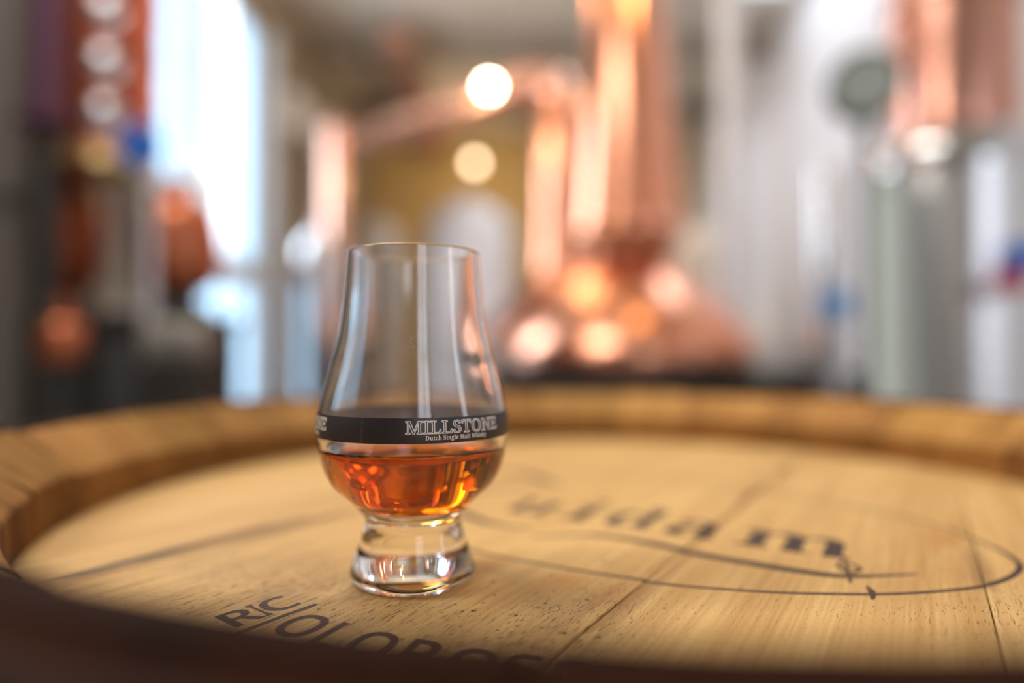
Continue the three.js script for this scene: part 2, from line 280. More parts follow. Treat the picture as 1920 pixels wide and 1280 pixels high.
// the head: boards run along dV, text runs along dU (both level)
const dU = new THREE.Vector3(0.857, 0, 0.516).normalize(), dV = new THREE.Vector3(0.516, 0, -0.857).normalize();
const cN = BC.x * dU.x + BC.z * dU.z, cD = BC.x * dV.x + BC.z * dV.z;   // head centre in board coordinates
function drawMarks(ctx) {          // burned brand and stencil, drawn in metres; up is +d
  ctx.fillStyle = '#fff'; ctx.strokeStyle = '#fff'; ctx.lineCap = 'round'; ctx.lineJoin = 'round';
  const curve = (pts, w0, w1) => {  // a stroke that swells from w0 to w1 and back
    const c = new THREE.SplineCurve(pts.map(p => V2(p[0], p[1]))), q = c.getPoints(160);
    for (let i = 0; i < 160; i++) { ctx.lineWidth = lerp(w0, w1, Math.sin(Math.PI * (i + 0.5) / 160)); ctx.beginPath(); ctx.moveTo(q[i].x, q[i].y); ctx.lineTo(q[i + 1].x, q[i + 1].y); ctx.stroke(); }
  };
  // outline of the brand, an ellipse open at the upper left
  curve([[-0.245, 0.262], [-0.2, 0.236], [-0.152, 0.2255], [-0.122, 0.2245], [-0.093, 0.226], [-0.074, 0.2284], [-0.0568, 0.2335], [-0.0406, 0.2396], [-0.0249, 0.2476], [-0.0095, 0.2569], [0.006, 0.2699], [0.0168, 0.2816], [0.0226, 0.291], [0.0272, 0.3018], [0.0299, 0.3133], [0.0292, 0.3234], [0.0261, 0.3343], [0.0178, 0.3498], [0.0071, 0.3686], [-0.0138, 0.383], [-0.05, 0.402], [-0.1, 0.418], [-0.15, 0.42], [-0.2, 0.41], [-0.25, 0.385], [-0.275, 0.35], [-0.277, 0.315], [-0.262, 0.283]], 0.0019, 0.0023);
  // underline swoosh of the Z
  curve([[-0.262, 0.2925], [-0.24, 0.2935], [-0.2146, 0.288], [-0.1946, 0.2765], [-0.1819, 0.27], [-0.1714, 0.2662], [-0.161, 0.266], [-0.1523, 0.2695]], 0.0012, 0.0058);
  curve([[-0.1437, 0.2562], [-0.1334, 0.2648], [-0.123, 0.2722], [-0.1124, 0.2738], [-0.1012, 0.273], [-0.0875, 0.2704], [-0.0685, 0.2678], [-0.0515, 0.2668], [-0.0389, 0.2668], [-0.0286, 0.2676], [-0.0213, 0.2708], [-0.013, 0.2765], [-0.003, 0.2844]], 0.0014, 0.0062);
  // letters
  const glyph = (s, n, d, size, sx, font) => { ctx.save(); ctx.translate(n, d); ctx.scale(sx * size / 100, -size / 100); ctx.font = font; ctx.textAlign = 'center'; ctx.textBaseline = 'alphabetic'; ctx.fillText(s, 0, 0); ctx.restore(); };
  const sf = 'bold 100px serif';
  curve([[-0.252, 0.378], [-0.235, 0.388], [-0.2182, 0.3845], [-0.2, 0.373], [-0.186, 0.3665]], 0.003, 0.0075);   // top bar of the Z
  curve([[-0.188, 0.366], [-0.21, 0.34], [-0.236, 0.311], [-0.258, 0.293]], 0.0018, 0.0045);
  glyph('u', -0.171, 0.2925, 0.054, 0.78, sf); glyph('i', -0.1435, 0.2925, 0.056, 0.85, sf); glyph('d', -0.118, 0.2925, 0.054, 0.78, sf); glyph('a', -0.0885, 0.2922, 0.052, 0.85, sf); glyph('m', -0.0465, 0.2914, 0.052, 0.9, sf);
  // flourish under the last letter
  curve([[-0.0262, 0.291], [-0.028, 0.281], [-0.0235, 0.2745], [-0.0205, 0.281], [-0.0255, 0.286], [-0.0235, 0.272], [-0.0222, 0.2625]], 0.001, 0.0018);
  curve([[-0.017, 0.261], [-0.0152, 0.2555], [-0.0146, 0.248]], 0.0008, 0.0022);
  // stencil along the rim: letters stand with their heads to the middle
  const polar = (deg, r, fn) => { // deg from the point nearest the lens, towards the right
    const a = deg * Math.PI / 180, wx = Math.sin(a), wz = Math.cos(a);
    const ex = wx * dU.x + wz * dU.z, ey = wx * dV.x + wz * dV.z;             // outward direction in board coordinates
    ctx.save(); ctx.translate(cN + ex * r, cD + ey * r); ctx.transform(-ey, ex, -ex, -ey, 0, 0); fn(); ctx.restore();   // x to the right, y to the middle
  };
  const cap = (s, deg, w, h, r0) => polar(deg, r0, () => { ctx.scale(1, -1); ctx.font = '100px sans-serif'; ctx.textAlign = 'left'; const m = ctx.measureText(s), gw = m.actualBoundingBoxRight + m.actualBoundingBoxLeft, gh = m.actualBoundingBoxAscent; ctx.scale(w / gw, h / gh); ctx.lineWidth = 3.6; const x = -gw / 2 + m.actualBoundingBoxLeft; ctx.fillText(s, x, 0); ctx.strokeText(s, x, 0); });
  const B = 0.2147, CH = 0.0147;
  polar(-34.9, 0, () => { ctx.lineWidth = 0.0019; ctx.beginPath(); ctx.moveTo(0.0008, -0.2212); ctx.lineTo(0.0016, -0.195); ctx.stroke(); });
  cap('O', -31.7, 0.0122, CH, B); cap('L', -28.2, 0.0075, CH, B); cap('O', -24.6, 0.0122, CH, B); cap('R', -20.6, 0.0098, CH, B); cap('O', -16.5, 0.0122, CH, B); cap('S', -12.9, 0.009, CH, B); cap('O', -9.2, 0.0122, CH, B);
  polar(-37.3, 0.2145, () => {      // RIC, read from the rim inwards
    ctx.rotate(Math.PI / 2); ctx.scale(1, -1); ctx.font = '100px sans-serif'; ctx.textAlign = 'left';
    const put = (s, x, w, h) => { const m = ctx.measureText(s), gw = m.actualBoundingBoxRight + m.actualBoundingBoxLeft, gh = m.actualBoundingBoxAscent; ctx.save(); ctx.translate(x - w / 2, h / 2); ctx.scale(w / gw, h / gh); ctx.lineWidth = 3.6; ctx.fillText(s, m.actualBoundingBoxLeft, 0); ctx.strokeText(s, m.actualBoundingBoxLeft, 0); ctx.restore(); };
    put('R', 0.0005, 0.0093, 0.0118); put('I', 0.0066, 0.0019, 0.0118); put('C', 0.0132, 0.0098, 0.0118);
  });
}
const boards = [[-0.4152, -0.34], [-0.34, -0.258], [-0.258, -0.083], [-0.083, 0.017], [0.017, 0.1122]];
{
  const dots = []; { const R = rng(77); for (let i = 0; i < 16; i++) dots.push([-0.1 - 0.03 * R() + (i % 3 ? 0 : 0.06 * R()), 0.14 + 0.12 * R(), 0.0003 + 0.0004 * R()]); for (let i = 0; i < 30; i++) dots.push([-0.25 + 0.16 * R(), 0.12 + 0.1 * R(), 0.0002 + 0.0003 * R()]); }
  boards.forEach(([a, b], k) => {
    const gap = 0.00012, n0 = a + (k ? gap : 0), n1 = b - (k < boards.length - 1 ? gap : 0), r = HR - 0.0004;
    const half = n => Math.sqrt(Math.max(0, r * r - (n - cN) * (n - cN)));
    const d0 = cD - HR, d1 = cD + HR, steps = 24, bev = 0.00045;
    const sh = new THREE.Shape(); const m0 = n0 + bev, m1 = n1 - bev;
    for (let i = 0; i <= steps; i++) { const n = lerp(m0, m1, i / steps); i ? sh.lineTo(n, cD - half(n) + bev) : sh.moveTo(n, cD - half(n) + bev); }
    for (let i = steps; i >= 0; i--) { const n = lerp(m0, m1, i / steps); sh.lineTo(n, cD + half(n) - bev); }
    let g = new THREE.ExtrudeGeometry(sh, { depth: 0.022, bevelEnabled: true, bevelThickness: bev * 0.8, bevelSize: bev, bevelSegments: 2, steps: 1, curveSegments: 4 });
    const p = g.attributes.position, uv = g.attributes.uv, lift = 0.0002 * ((k * 7) % 3) - 0.0002;
    for (let i = 0; i < p.count; i++) {
      const n = p.getX(i), d = p.getY(i), y = p.getZ(i) - 0.022 - bev * 0.8 + lift;
      uv.setXY(i, (n - a) / (b - a), (d - d0) / (d1 - d0));
      p.setXYZ(i, n * dU.x + d * dV.x - BC.x, HEAD + y, n * dU.z + d * dV.z - BC.z);
    }
    g.computeVertexNormals();
    const W = Math.round((b - a) * 9000), H = 2048;
    const cv = document.createElement('canvas'); cv.width = W; cv.height = H;
    const ctx = cv.getContext('2d');
    ctx.setTransform(W / (b - a), 0, 0, -H / (d1 - d0), -a * W / (b - a), H + d0 * H / (d1 - d0));
    drawMarks(ctx);
    const mark = ctx.getImageData(0, 0, W, H).data;
    const mine = dots.filter(q => q[0] > a - 0.002 && q[0] < b + 0.002), off = k * 17.3;
    const tone = [0.0, -0.03, 0.03, 0.0, -0.02][k];
    const bump = new Uint8Array(W * H);
    const tex = dataTex(W, H, (u, v, o, i, j) => {
      const n = a + u * (b - a), d = d0 + v * (d1 - d0);
      const wob = 0.006 * noise(n * 12 + off, d * 5);
      const broad = fbm((n + wob) * 42 + off, d * 3.2), med = noise((n + wob) * 260 + off, d * 9), fine = noise((n + wob * 0.3) * 1300, d * 34 + off);
      let t = 0.60 + tone + 0.34 * (broad - 0.5) + 0.20 * (med - 0.5) + 0.2 * (fine - 0.5) + 0.16 * (noise(n * 720 + off, d * 16) - 0.5);
      // open pores: short dark dashes along the grain, more where the wood is rough and soiled
      const soil = Math.exp(-(((n + 0.175) / 0.06) ** 2 + ((d - 0.158) / 0.034) ** 2)) + 0.7 * Math.exp(-(((n + 0.09) / 0.02) ** 2 + ((d - 0.17) / 0.06) ** 2)) + 0.5 * Math.exp(-(((n - 0.03) / 0.02) ** 2 + ((d - 0.24) / 0.05) ** 2));
      const pz = noise(n * 3600 + off, d * 420 + 50 * noise(n * 30, d * 12)), pm = noise(n * 60 + 3 + off, d * 26);
      const pore = sstep(0.82 - 0.18 * clamp(soil) - 0.06 * pm, 0.95 - 0.10 * clamp(soil), pz);
      let cr = lerp(162, 240, clamp(t)), cg = lerp(114, 204, clamp(t)), cb = lerp(54, 138, clamp(t));
      const mixc = (R, G, B, s) => { cr = lerp(cr, R, s); cg = lerp(cg, G, s); cb = lerp(cb, B, s); };
      mixc(120, 96, 62, clamp(0.30 * clamp(soil) * (0.4 + 1.2 * noise(n * 120, d * 60))));
      // stains: olive drag marks along a joint, rust on the right; also a painted golden glow
      const st = fbm(n * 60 + 5, d * 16);
      mixc(134, 100, 50, 0.9 * sstep(0.36, 0.56, st) * Math.exp(-(((n + 0.2545) / 0.0075) ** 2)) * sstep(0.1, 0.14, d) * (1 - sstep(0.24, 0.3, d)));
      const drift = n + 0.2325 + 0.24 * Math.min(d - 0.123, 0.058);
      mixc(140, 108, 54, 0.8 * sstep(0.36, 0.56, fbm(n * 90 + 15, d * 18)) * Math.exp(-((drift / 0.0055) ** 2)) * sstep(0.1, 0.13, d) * (1 - sstep(0.24, 0.28, d)));
      mixc(146, 114, 60, 0.7 * sstep(0.38, 0.58, fbm(n * 80 + 25, d * 20)) * Math.exp(-(((n + 0.2668) / 0.004) ** 2)) * sstep(0.14, 0.16, d) * (1 - sstep(0.2, 0.24, d)));
      mixc(44, 40, 38, 0.95 * Math.exp(-(((n + 0.2578 + 0.002 * (st - 0.5)) / 0.0027) ** 2)) * sstep(0.112, 0.135, d) * (1 - sstep(0.16, 0.185, d)));
      mixc(168, 104, 42, 0.6 * sstep(0.45, 0.65, fbm(n * 50 + 31, d * 12 + 4)) * Math.exp(-(((n - 0.006) / 0.012) ** 2 + ((d - 0.358) / 0.05) ** 2)));
      mixc(176, 120, 50, 0.5 * sstep(0.42, 0.6, fbm(n * 40 + 11, d * 14 + 2)) * Math.exp(-(((n + 0.115) / 0.045) ** 2 + ((d - 0.213) / 0.012) ** 2)));  // golden light cast through the whisky, put into the wood colour
      mixc(128, 88, 44, 0.5 * sstep(0.5, 0.62, noise(n * 500, d * 20 + 8)) * Math.exp(-(((n + 0.083) / 0.006) ** 2)));
      mixc(120, 84, 46, 0.5 * sstep(0.35, 0.6, fbm(n * 80, d * 20)) * Math.exp(-(((n - 0.017) / 0.004) ** 2)) * (1 - sstep(0.3, 0.36, d)));
      mixc(96, 68, 40, 0.72 * pore * (0.25 + 0.75 * clamp(soil + 0.25 * pm)));
      for (const q of mine) { const e = ((n - q[0]) ** 2 + ((d - q[1]) * 0.8) ** 2) / (q[2] * q[2]); if (e < 3) mixc(34, 24, 18, Math.exp(-e)); }
      const mk = mark[(((H - 1 - j) * W) + i) * 4 + 3] / 255;
      const burn = mk * (0.90 + 0.2 * noise(n * 900, d * 300)) * (1 - 0.35 * (pz > 0.7 ? 1 : 0) * (pm > 0.5 ? 1 : 0));
      mixc(52, 36, 30, clamp(burn));
      o[0] = cr; o[1] = cg; o[2] = cb;
      bump[j * W + i] = clamp(0.72 + 0.2 * (med - 0.5) + 0.12 * (fine - 0.5) - 0.4 * pore - 0.12 * mk) * 255;
    }, true, false);
    const bw = W >> 1, bh = H >> 1;
    const btex = dataTex(bw, bh, (u, v, o, i, j) => { o[0] = o[1] = o[2] = bump[j * 2 * W + i * 2]; }, false, false);
    part('head_board', g, new THREE.MeshStandardMaterial({ map: tex, roughness: 0.62, bumpMap: btex, bumpScale: 0.0005 }), barrel);
  });
}

// ---------- the tasting glass ----------
const GX = -0.0344, GZ = -0.2395, GY = HEAD + 0.0004;
const glass = thing('tasting_glass', 'tulip-shaped clear whisky tasting glass with a dark lettered band standing on the barrel head', 'glass', [GX, GY, GZ]);
const outerPts = [[0.0182, 0.0000], [0.0198, 0.0004], [0.0211, 0.0016], [0.0216, 0.0032], [0.0213, 0.0048], [0.0205, 0.0078], [0.0190, 0.0117], [0.0174, 0.0166], [0.0167, 0.0195], [0.0167, 0.0212], [0.0176, 0.0230], [0.0200, 0.0259], [0.0229, 0.0288], [0.0261, 0.0317], [0.0286, 0.0348], [0.0307, 0.0391], [0.03195, 0.0435], [0.0327, 0.048], [0.0330, 0.0527], [0.0327, 0.0566], [0.0318, 0.0611], [0.0304, 0.0669], [0.0286, 0.0739], [0.0270, 0.0797], [0.0257, 0.0853], [0.0247, 0.092], [0.02385, 0.1], [0.0233, 0.107], [0.02295, 0.1128]];
const innerPts = [[0, 0.0248], [0.006, 0.0252], [0.0115, 0.0266], [0.0165, 0.0289], [0.0208, 0.0320], [0.0247, 0.0357], [0.0275, 0.0396], [0.0294, 0.0440], [0.0305, 0.0488], [0.0308, 0.0527], [0.0305, 0.0572], [0.0294, 0.0623], [0.0277, 0.0690], [0.0258, 0.0763], [0.0240, 0.084], [0.0229, 0.0915], [0.0221, 0.1], [0.02165, 0.107], [0.02145, 0.1128]];
const outerC = smoothProfile(outerPts, 150), innerC = smoothProfile(innerPts, 120);
function radiusAt(prof, y) { for (let i = 1; i < prof.length; i++) if ((prof[i - 1][1] - y) * (prof[i][1] - y) <= 0 && prof[i][1] !== prof[i - 1][1]) { if (y > 0.05 || true) return lerp(prof[i - 1][0], prof[i][0], (y - prof[i - 1][1]) / (prof[i][1] - prof[i - 1][1])); } return prof[prof.length - 1][0]; }
{
  const prof = [[0, 0.0030], [0.006, 0.0029], [0.012, 0.0024], [0.0158, 0.0013], [0.0172, 0.0004], ...outerC];
  for (let i = 1; i < 8; i++) { const t = Math.PI * i / 8; prof.push([0.0222 + 0.00075 * Math.cos(t), 0.1128 + 0.0007 * Math.sin(t)]); }
  prof.push(...innerC.slice().reverse());
  const g = lathe(prof, 200, 0);
  part('glass_body', g, M.glass, glass);
}
{   // fine dust on the side of the bowl that faces the lens
  const R = rng(31), face = Math.atan2(-GX, -GZ), list = [], gs = new THREE.IcosahedronGeometry(1, 0), mat4 = new THREE.Matrix4(), q = new THREE.Quaternion();
  const spots = [[0.02, 0.0985, 0.07, 0.004, 60], [0.12, 0.092, 0.12, 0.006, 70], [-0.04, 0.0795, 0.10, 0.004, 110], [0.0, 0.084, 0.45, 0.016, 150]];
  for (const [a, y, da, dy, n] of spots) for (let i = 0; i < n; i++) list.push([a + da * (R() + R() + R() - 1.5), y + dy * (R() + R() + R() - 1.5) * 1.2, 0.00003 + 0.00006 * R() * R()]);
  const dust = shade(new THREE.InstancedMesh(gs, paint(0.8, 0.78, 0.74, 0.9), list.length)); dust.name = 'dust'; dust.userData.kind = 'stuff';
  list.forEach(([a, y, r], i) => { const rr = radiusAt(outerC.slice(40), y), th = face + a; q.setFromAxisAngle(new THREE.Vector3(0, 1, 0), th); dust.setMatrixAt(i, mat4.compose(new THREE.Vector3(Math.sin(th) * rr, y, Math.cos(th) * rr), q, new THREE.Vector3(r * (1 + R()), r * (1 + 1.5 * R()), r * 0.4))); });
  glass.add(dust);
}
// printed band: three repeats of the same lettering
{
  const W = 2048, H = 232, cv = document.createElement('canvas'); cv.width = W; cv.height = H;
  const c = cv.getContext('2d');
  c.fillStyle = '#27262b'; c.fillRect(0, 0, W, H);
  const SPAN = 111 * Math.PI / 180, mm = W / (0.033 * SPAN * 1000);       // pixels per millimetre round the band
  const big = (x0, x1, base, capH) => {
    c.save(); c.font = '100px serif'; c.textAlign = 'left';
    const word = 'MILLSTONE', wid = c.measureText(word).width, ch = c.measureText('M').actualBoundingBoxAscent;
    c.translate(x0, base); c.scale((x1 - x0) / wid, capH / ch);
    c.lineJoin = 'round'; c.fillStyle = '#e9e4e0'; c.strokeStyle = '#e9e4e0'; c.lineWidth = 6.5; c.fillText(word, 0, 0); c.strokeText(word, 0, 0);
    c.globalCompositeOperation = 'source-over'; c.strokeStyle = '#2a2728'; c.lineWidth = 0.1; c.fillStyle = '#3a3534';
    // inline cut: the glyphs again, thin and dark
    c.font = '100px serif'; c.fillStyle = '#332f30'; c.fillText(word, 0, 0); c.strokeStyle = '#e9e4e0'; c.lineWidth = 3.0; c.strokeText(word, 0, 0); c.restore();
  };
  const MID = W * 54.85 / 111, X0 = MID - 16.95 * mm, X1 = MID + 16.95 * mm;
  big(X0, X1, 141, 112);
  c.save(); c.font = 'bold 100px serif'; c.fillStyle = '#ece8e4'; const s = 'Dutch Single Malt Whisky', w = c.measureText(s).width, hgt = c.measureText('D').actualBoundingBoxAscent; c.translate(MID - 10.8 * mm, 200); c.scale(21.8 * mm / w, 39 / hgt); c.fillText(s, 0, 0); c.restore();
  // fine upright line of print beside the seam
  c.save(); c.translate(34, H - 6); c.rotate(-Math.PI / 2); c.font = '20px sans-serif'; c.fillStyle = '#7d7464'; const fs = 'l l i l i l l i l l i l', fw = c.measureText(fs).width; c.scale((H - 14) / fw, 0.9); c.fillText(fs, 0, 0); c.restore();
  const tex = new THREE.CanvasTexture(cv); tex.colorSpace = THREE.SRGBColorSpace; tex.wrapS = THREE.RepeatWrapping; tex.anisotropy = 8; tex.magFilter = THREE.LinearFilter;
  const y0 = 0.0506, y1 = 0.0584, rows = 10, seg = 180;
  const ring = (off, flip) => {
    const pos = [], uv = [], idx = [];
    for (let s = 0; s <= seg; s++) for (let i = 0; i <= rows; i++) {
      const y = lerp(y0, y1, i / rows), r = radiusAt(outerC.slice(40), y) + off, th = s / seg * Math.PI * 2;
      pos.push(Math.sin(th) * r, y, Math.cos(th) * r); uv.push((s > seg / 2 ? th - Math.PI * 2 : th) / SPAN, i / rows);
    }
    for (let s = 0; s < seg; s++) for (let i = 0; i < rows; i++) { const A = s * (rows + 1) + i, B = A + 1, C = A + rows + 1, D = C + 1; flip ? idx.push(A, B, C, B, D, C) : idx.push(A, C, B, B, C, D); }
    const g = new THREE.BufferGeometry(); g.setAttribute('position', new THREE.Float32BufferAttribute(pos, 3)); g.setAttribute('uv', new THREE.Float32BufferAttribute(uv, 2)); g.setIndex(idx); g.computeVertexNormals(); return g;
  };
  // the seam stands 30 degrees left of the side that faces the lens
  const turn = Math.atan2(-GX, -GZ) - 30 * Math.PI / 180;
  const band = part('label_band', ring(0.00010), new THREE.MeshStandardMaterial({ map: tex, roughness: 0.38 }), glass, 'dark printed band with white lettering');
  band.rotation.y = turn;
  part('band_backing', ring(0.00006, true), paint(0.36, 0.34, 0.34, 0.35), band, 'grey back of the printed band');
}
// the whisky
{
  const top = 0.0455, R = radiusAt(innerC, top) + 0.0004;
  const wall = innerC.filter(p => p[1] < top - 0.0004).map((p, i, arr) => { const q = arr[Math.min(i + 1, arr.length - 1)], o = arr[Math.max(i - 1, 0)], tx = q[0] - o[0], ty = q[1] - o[1], l = Math.hypot(tx, ty) || 1; return [Math.max(0, p[0] + 0.0004 * ty / l), p[1] - 0.0004 * tx / l]; });
  wall[0] = [0, wall[0][1]];
  const men = []; for (let i = 0; i <= 10; i++) { const t = i / 10; men.push([R - 0.0028 * t, top + 0.0011 * (1 - t) ** 2.4]); }
  const prof = [...wall, [R, top + 0.0005], ...men, [0.02, top], [0.01, top], [0, top]];
  const m = new THREE.MeshPhysicalMaterial({ color: 0xffffff, roughness: 0, transmission: 1, thickness: 0.03, ior: 1.36, attenuationColor: rgb(0.88, 0.31, 0.018), attenuationDistance: 0.026 });
  const w = part('whisky', lathe(prof, 160, 0), m, scene);
  w.position.set(GX, GY, GZ);
  w.userData = { label: 'amber whisky filling the lower half of the tulip glass bowl', category: 'whisky' };
}

// ---------- the main pot still ----------
const profPx = (list, cx, D) => list.map(([r, py]) => [r * D / F, at(cx, py, D).y]);
{
  const D = 4.6, cx = 1176, p = at(cx, 665, D);
  const platform = thing('still_platform', 'black platform under the large copper pot still', 'platform', [0.95, 0, -4.75]);
  part('deck', boxAB(-1.1, 0.78, -0.75, 1.02, 0.835, 1.05, 0.01), M.dark, platform);
  part('skirt', boxAB(-1.06, 0.10, -0.7, 0.98, 0.779, 0.98, 0.01), M.dark, platform);
  for (const [x, z] of [[-1, -0.6], [0.9, -0.6], [-1, 0.9], [0.9, 0.9]]) part('foot', boxAB(x - 0.06, 0, z - 0.06, x + 0.06, 0.1, z + 0.06, 0.008), M.darkGrey, platform);
  const still = thing('pot_still', 'large copper pot still with a tall tapering neck on the black platform', 'still', [p.x, 0.836, -D]);
  const L = list => profPx(list, cx, D).map(([r, y]) => [r, y - 0.836]);
  const bodyTop = L([[86, 500], [104, 516], [140, 545], [178, 578], [208, 610], [228, 640], [236, 662], [232, 685]]);
  const bodyProf = [[0, 0.0], [0.66, 0.0], [0.78, 0.03], [0.83, 0.07], ...smoothProfile(bodyTop.reverse(), 30), [0, bodyTop[0][1] * 0 + L([[86, 498]])[0][1]]];
  part('pot', lathe(bodyProf, 96, 0.5), M.copper, still);
  const nk = L([[82, 499], [80, 480], [82, 462], [90, 450]]);
  part('collar', lathe([[0, nk[0][1]], ...nk, [0, nk[3][1]]], 64, 0.5), M.copperDark, still);
  const rg = L([[103, 450], [108, 444], [108, 434], [103, 428]]);
  part('neck_ring', lathe([[0, rg[0][1]], ...rg, [0, rg[3][1]]], 64, 0.5), M.copper, still);
  const neck = smoothProfile(L([[103, 428], [98, 390], [92, 330], [86, 250], [80, 160], [74, 80], [68, 0], [62, -90], [52, -180], [40, -240]]), 40);
  part('neck', lathe([[0, neck[0][1]], ...neck, [0, neck[neck.length - 1][1]]], 96, 0.5), M.copper, still);
  for (let i = 0; i < 18; i++) { const a = i / 18 * Math.PI * 2, y = rg[0][1] - 0.012; part('bolt', new THREE.CylinderGeometry(0.012, 0.012, 0.02, 6).translate(Math.sin(a) * 0.345, y, Math.cos(a) * 0.345), M.brass, still); }
  // manhole with brass rim on the shoulder, facing the lens
  const mh = new THREE.Group(); mh.name = numbered('manhole'); mh.position.set(-0.06, 0.36, 0.58); mh.rotation.set(0.62, -0.1, 0); still.add(mh);
  part('rim', new THREE.TorusGeometry(0.12, 0.016, 10, 36), M.brass, mh);
  part('door', lathe([[0, -0.02], [0.118, -0.02], [0.112, 0.006], [0.06, 0.022], [0, 0.027]], 36).rotateX(Math.PI / 2), M.copper, mh);
  part('handle', tube([[-0.05, 0, 0.02], [-0.03, 0, 0.05], [0.03, 0, 0.05], [0.05, 0, 0.02]], 0.007, 16, 8), M.brass, mh);
}
// ---------- second still, its arm and the condenser ----------
{
  const D = 6.4, cx = 1046, p = at(cx, 665, D), y0 = 0.0;
  const s2 = thing('pot_still', 'second copper pot still standing behind the first, its sloping arm to the left', 'still', [p.x, 0, -D]);
  const L = list => profPx(list, cx, D);
  part('pot', lathe([[0, 0.9], [0.5, 0.9], [0.62, 0.96], ...smoothProfile(L([[140, 650], [132, 620], [110, 585], [84, 555], [62, 530], [54, 510]]), 24), [0, L([[50, 508]])[0][1]]], 72, 0.5), M.copper, s2);
  part('brick_base', lathe([[0, 0], [0.62, 0], [0.62, 0.899], [0, 0.899]], 48), M.dark, s2);
  const nk = smoothProfile(L([[54, 508], [49, 470], [46, 400], [43, 300], [40, 220], [38, 190]]), 30);
  part('neck', lathe([[0, nk[0][1]], ...nk, [0, nk[nk.length - 1][1]]], 64, 0.5), M.copper, s2);
  part('neck_ring', new THREE.TorusGeometry(0.245, 0.03, 10, 48).rotateX(Math.PI / 2).translate(0, L([[0, 510]])[0][1], 0), M.copperDark, s2);
  const w = (px, py) => { const q = at(px, py, D); return new THREE.Vector3(q.x - p.x, q.y, 0); };
  part('swan_neck', tube([w(1046, 200), w(1044, 172), w(1026, 152), w(996, 154), w(960, 166)], 0.158, 40, 28), M.copperPale, s2);
  part('lyne_arm', rod(w(966, 164), w(650, 272), 0.155, 32, 0.125), M.copperPale, s2);
  part('arm_flange', rod(w(806, 217), w(798, 220), 0.2, 32), M.copperDark, s2);
  const cq = at(622, 665, D);
  const cond = thing('condenser', 'upright copper condenser tube with steel lower section near the window', 'condenser', [cq.x, 0, -D]);
  const C = py => at(622, py, D).y;
  part('shell', lathe([[0, C(470)], [0.12, C(470)], [0.12, C(245)], [0.09, C(228)], [0, C(224)]], 48, 0.5), M.copperPale, cond);
  part('flange', lathe([[0, C(478)], [0.17, C(478)], [0.17, C(468)], [0, C(468)]], 48), M.brass, cond);
  part('lower_section', lathe([[0, 0], [0.13, 0], [0.13, C(480)], [0, C(480)]], 48), M.steel, cond);
}
// ---------- steel tanks at the back ----------
function tank(px, topPy, D, rPx, label, mat, domeK = 0.6, legs = true, group) {
  const p = at(px, topPy, D), r = rPx * D / F, base = legs ? 0.45 : 0.0, yT = p.y, yS = yT - r * domeK;
  const t = thing('storage_tank', label, 'tank', [p.x, 0, -D], group);
  const pr = [[0, base], [r * 0.9, base], [r, base + 0.04]]; pr.push([r, yS]);
  for (let i = 1; i <= 14; i++) { const a = i / 14 * Math.PI / 2; pr.push([Math.max(0, r * Math.cos(a)), yS + (yT - yS) * Math.sin(a)]); }
  part('shell', lathe(pr, 72, 0.5), mat, t);
  for (const f of [0.25, 0.75]) part('band', lathe([[r + 0.001, lerp(base, yS, f)], [r + 0.012, lerp(base, yS, f) + 0.004], [r + 0.012, lerp(base, yS, f) + 0.03], [r + 0.001, lerp(base, yS, f) + 0.034], [r + 0.001, lerp(base, yS, f)]], 72), mat, t);
  part('hatch', lathe([[0, yT - 0.02], [r * 0.3, yT - 0.03], [r * 0.3, yT + 0.03], [r * 0.2, yT + 0.05], [0, yT + 0.05]], 32), mat, t);
  if (legs) for (let i = 0; i < 4; i++) { const a = Math.PI / 4 + i * Math.PI / 2; part('leg', rod([Math.sin(a) * r * 0.8, 0, Math.cos(a) * r * 0.8], [Math.sin(a) * r * 0.8, base + 0.02, Math.cos(a) * r * 0.8], 0.035, 16), mat, t); }
  return t;
}
tank(880, 380, 8.2, 76, 'shiny domed silver-white tank seen past the glass rim, below the hanging lamps', M.gloss, 0.7);
tank(712, 415, 8.8, 38, 'small pale domed tank between the condenser and the shiny domed tank', M.offWhite, 0.9);
tank(1308, 430, 6.6, 48, 'round-topped white tank beside the shoulder of the large pot still', M.cream, 1.0);
tank(597, 438, 5.0, 34, 'slim bright silver-white receiver tank in front of the condenser', M.steel, 1.0);

// ---------- thin pipes ----------
function pipe(px, D, r, y0, y1, label, mat, joints = []) {   // stands at y0
  const p = at(px, 640, D), t = thing('pipe', label, 'pipe', [p.x, 0, -D]);
  part('tube', lathe([[0, y0], [r, y0], [r, y1], [0, y1]], 32), mat, t);
  for (const y of joints) part('coupling', lathe([[0, y - 0.03], [r * 1.6, y - 0.03], [r * 1.6, y + 0.03], [0, y + 0.03]], 24), mat, t);
  part('flange', lathe([[0, y0], [r * 1.9, y0], [r * 1.9, y0 + 0.02], [0, y0 + 0.02]], 24), mat, t);
  return t;
}
pipe(1372, 5.2, 0.085, 0.836, CEIL - 0.001, 'white column standing in for the highlight on a thin pipe right of the pot still neck', M.gloss, []);  // pale column paints the long highlight of a thin polished pipe
pipe(1553, 3.5, 0.075, 0.001, at(0, 330, 3.6).y, 'short thick steel pipe left of the round gauge, ending below it', M.steel, [0.95]);
pipe(1672, 2.3, 0.062, 0.001, at(0, 330, 2.3).y, 'pale green upright pipe beside the large steel tank', M.greenGrey, []);
{ const yb = at(80, 235, 2.6).y, t = pipe(80, 2.6, 0.055, yb, CEIL - 0.001, 'upright pipe left of the copper column, purple above and black below', M.purple, [2.9]); part('lower_pipe', lathe([[0, 0], [0.08, 0], [0.08, 0.02], [0.05, 0.03], [0.05, yb], [0, yb]], 32), M.dark, t, 'black lower pipe'); }
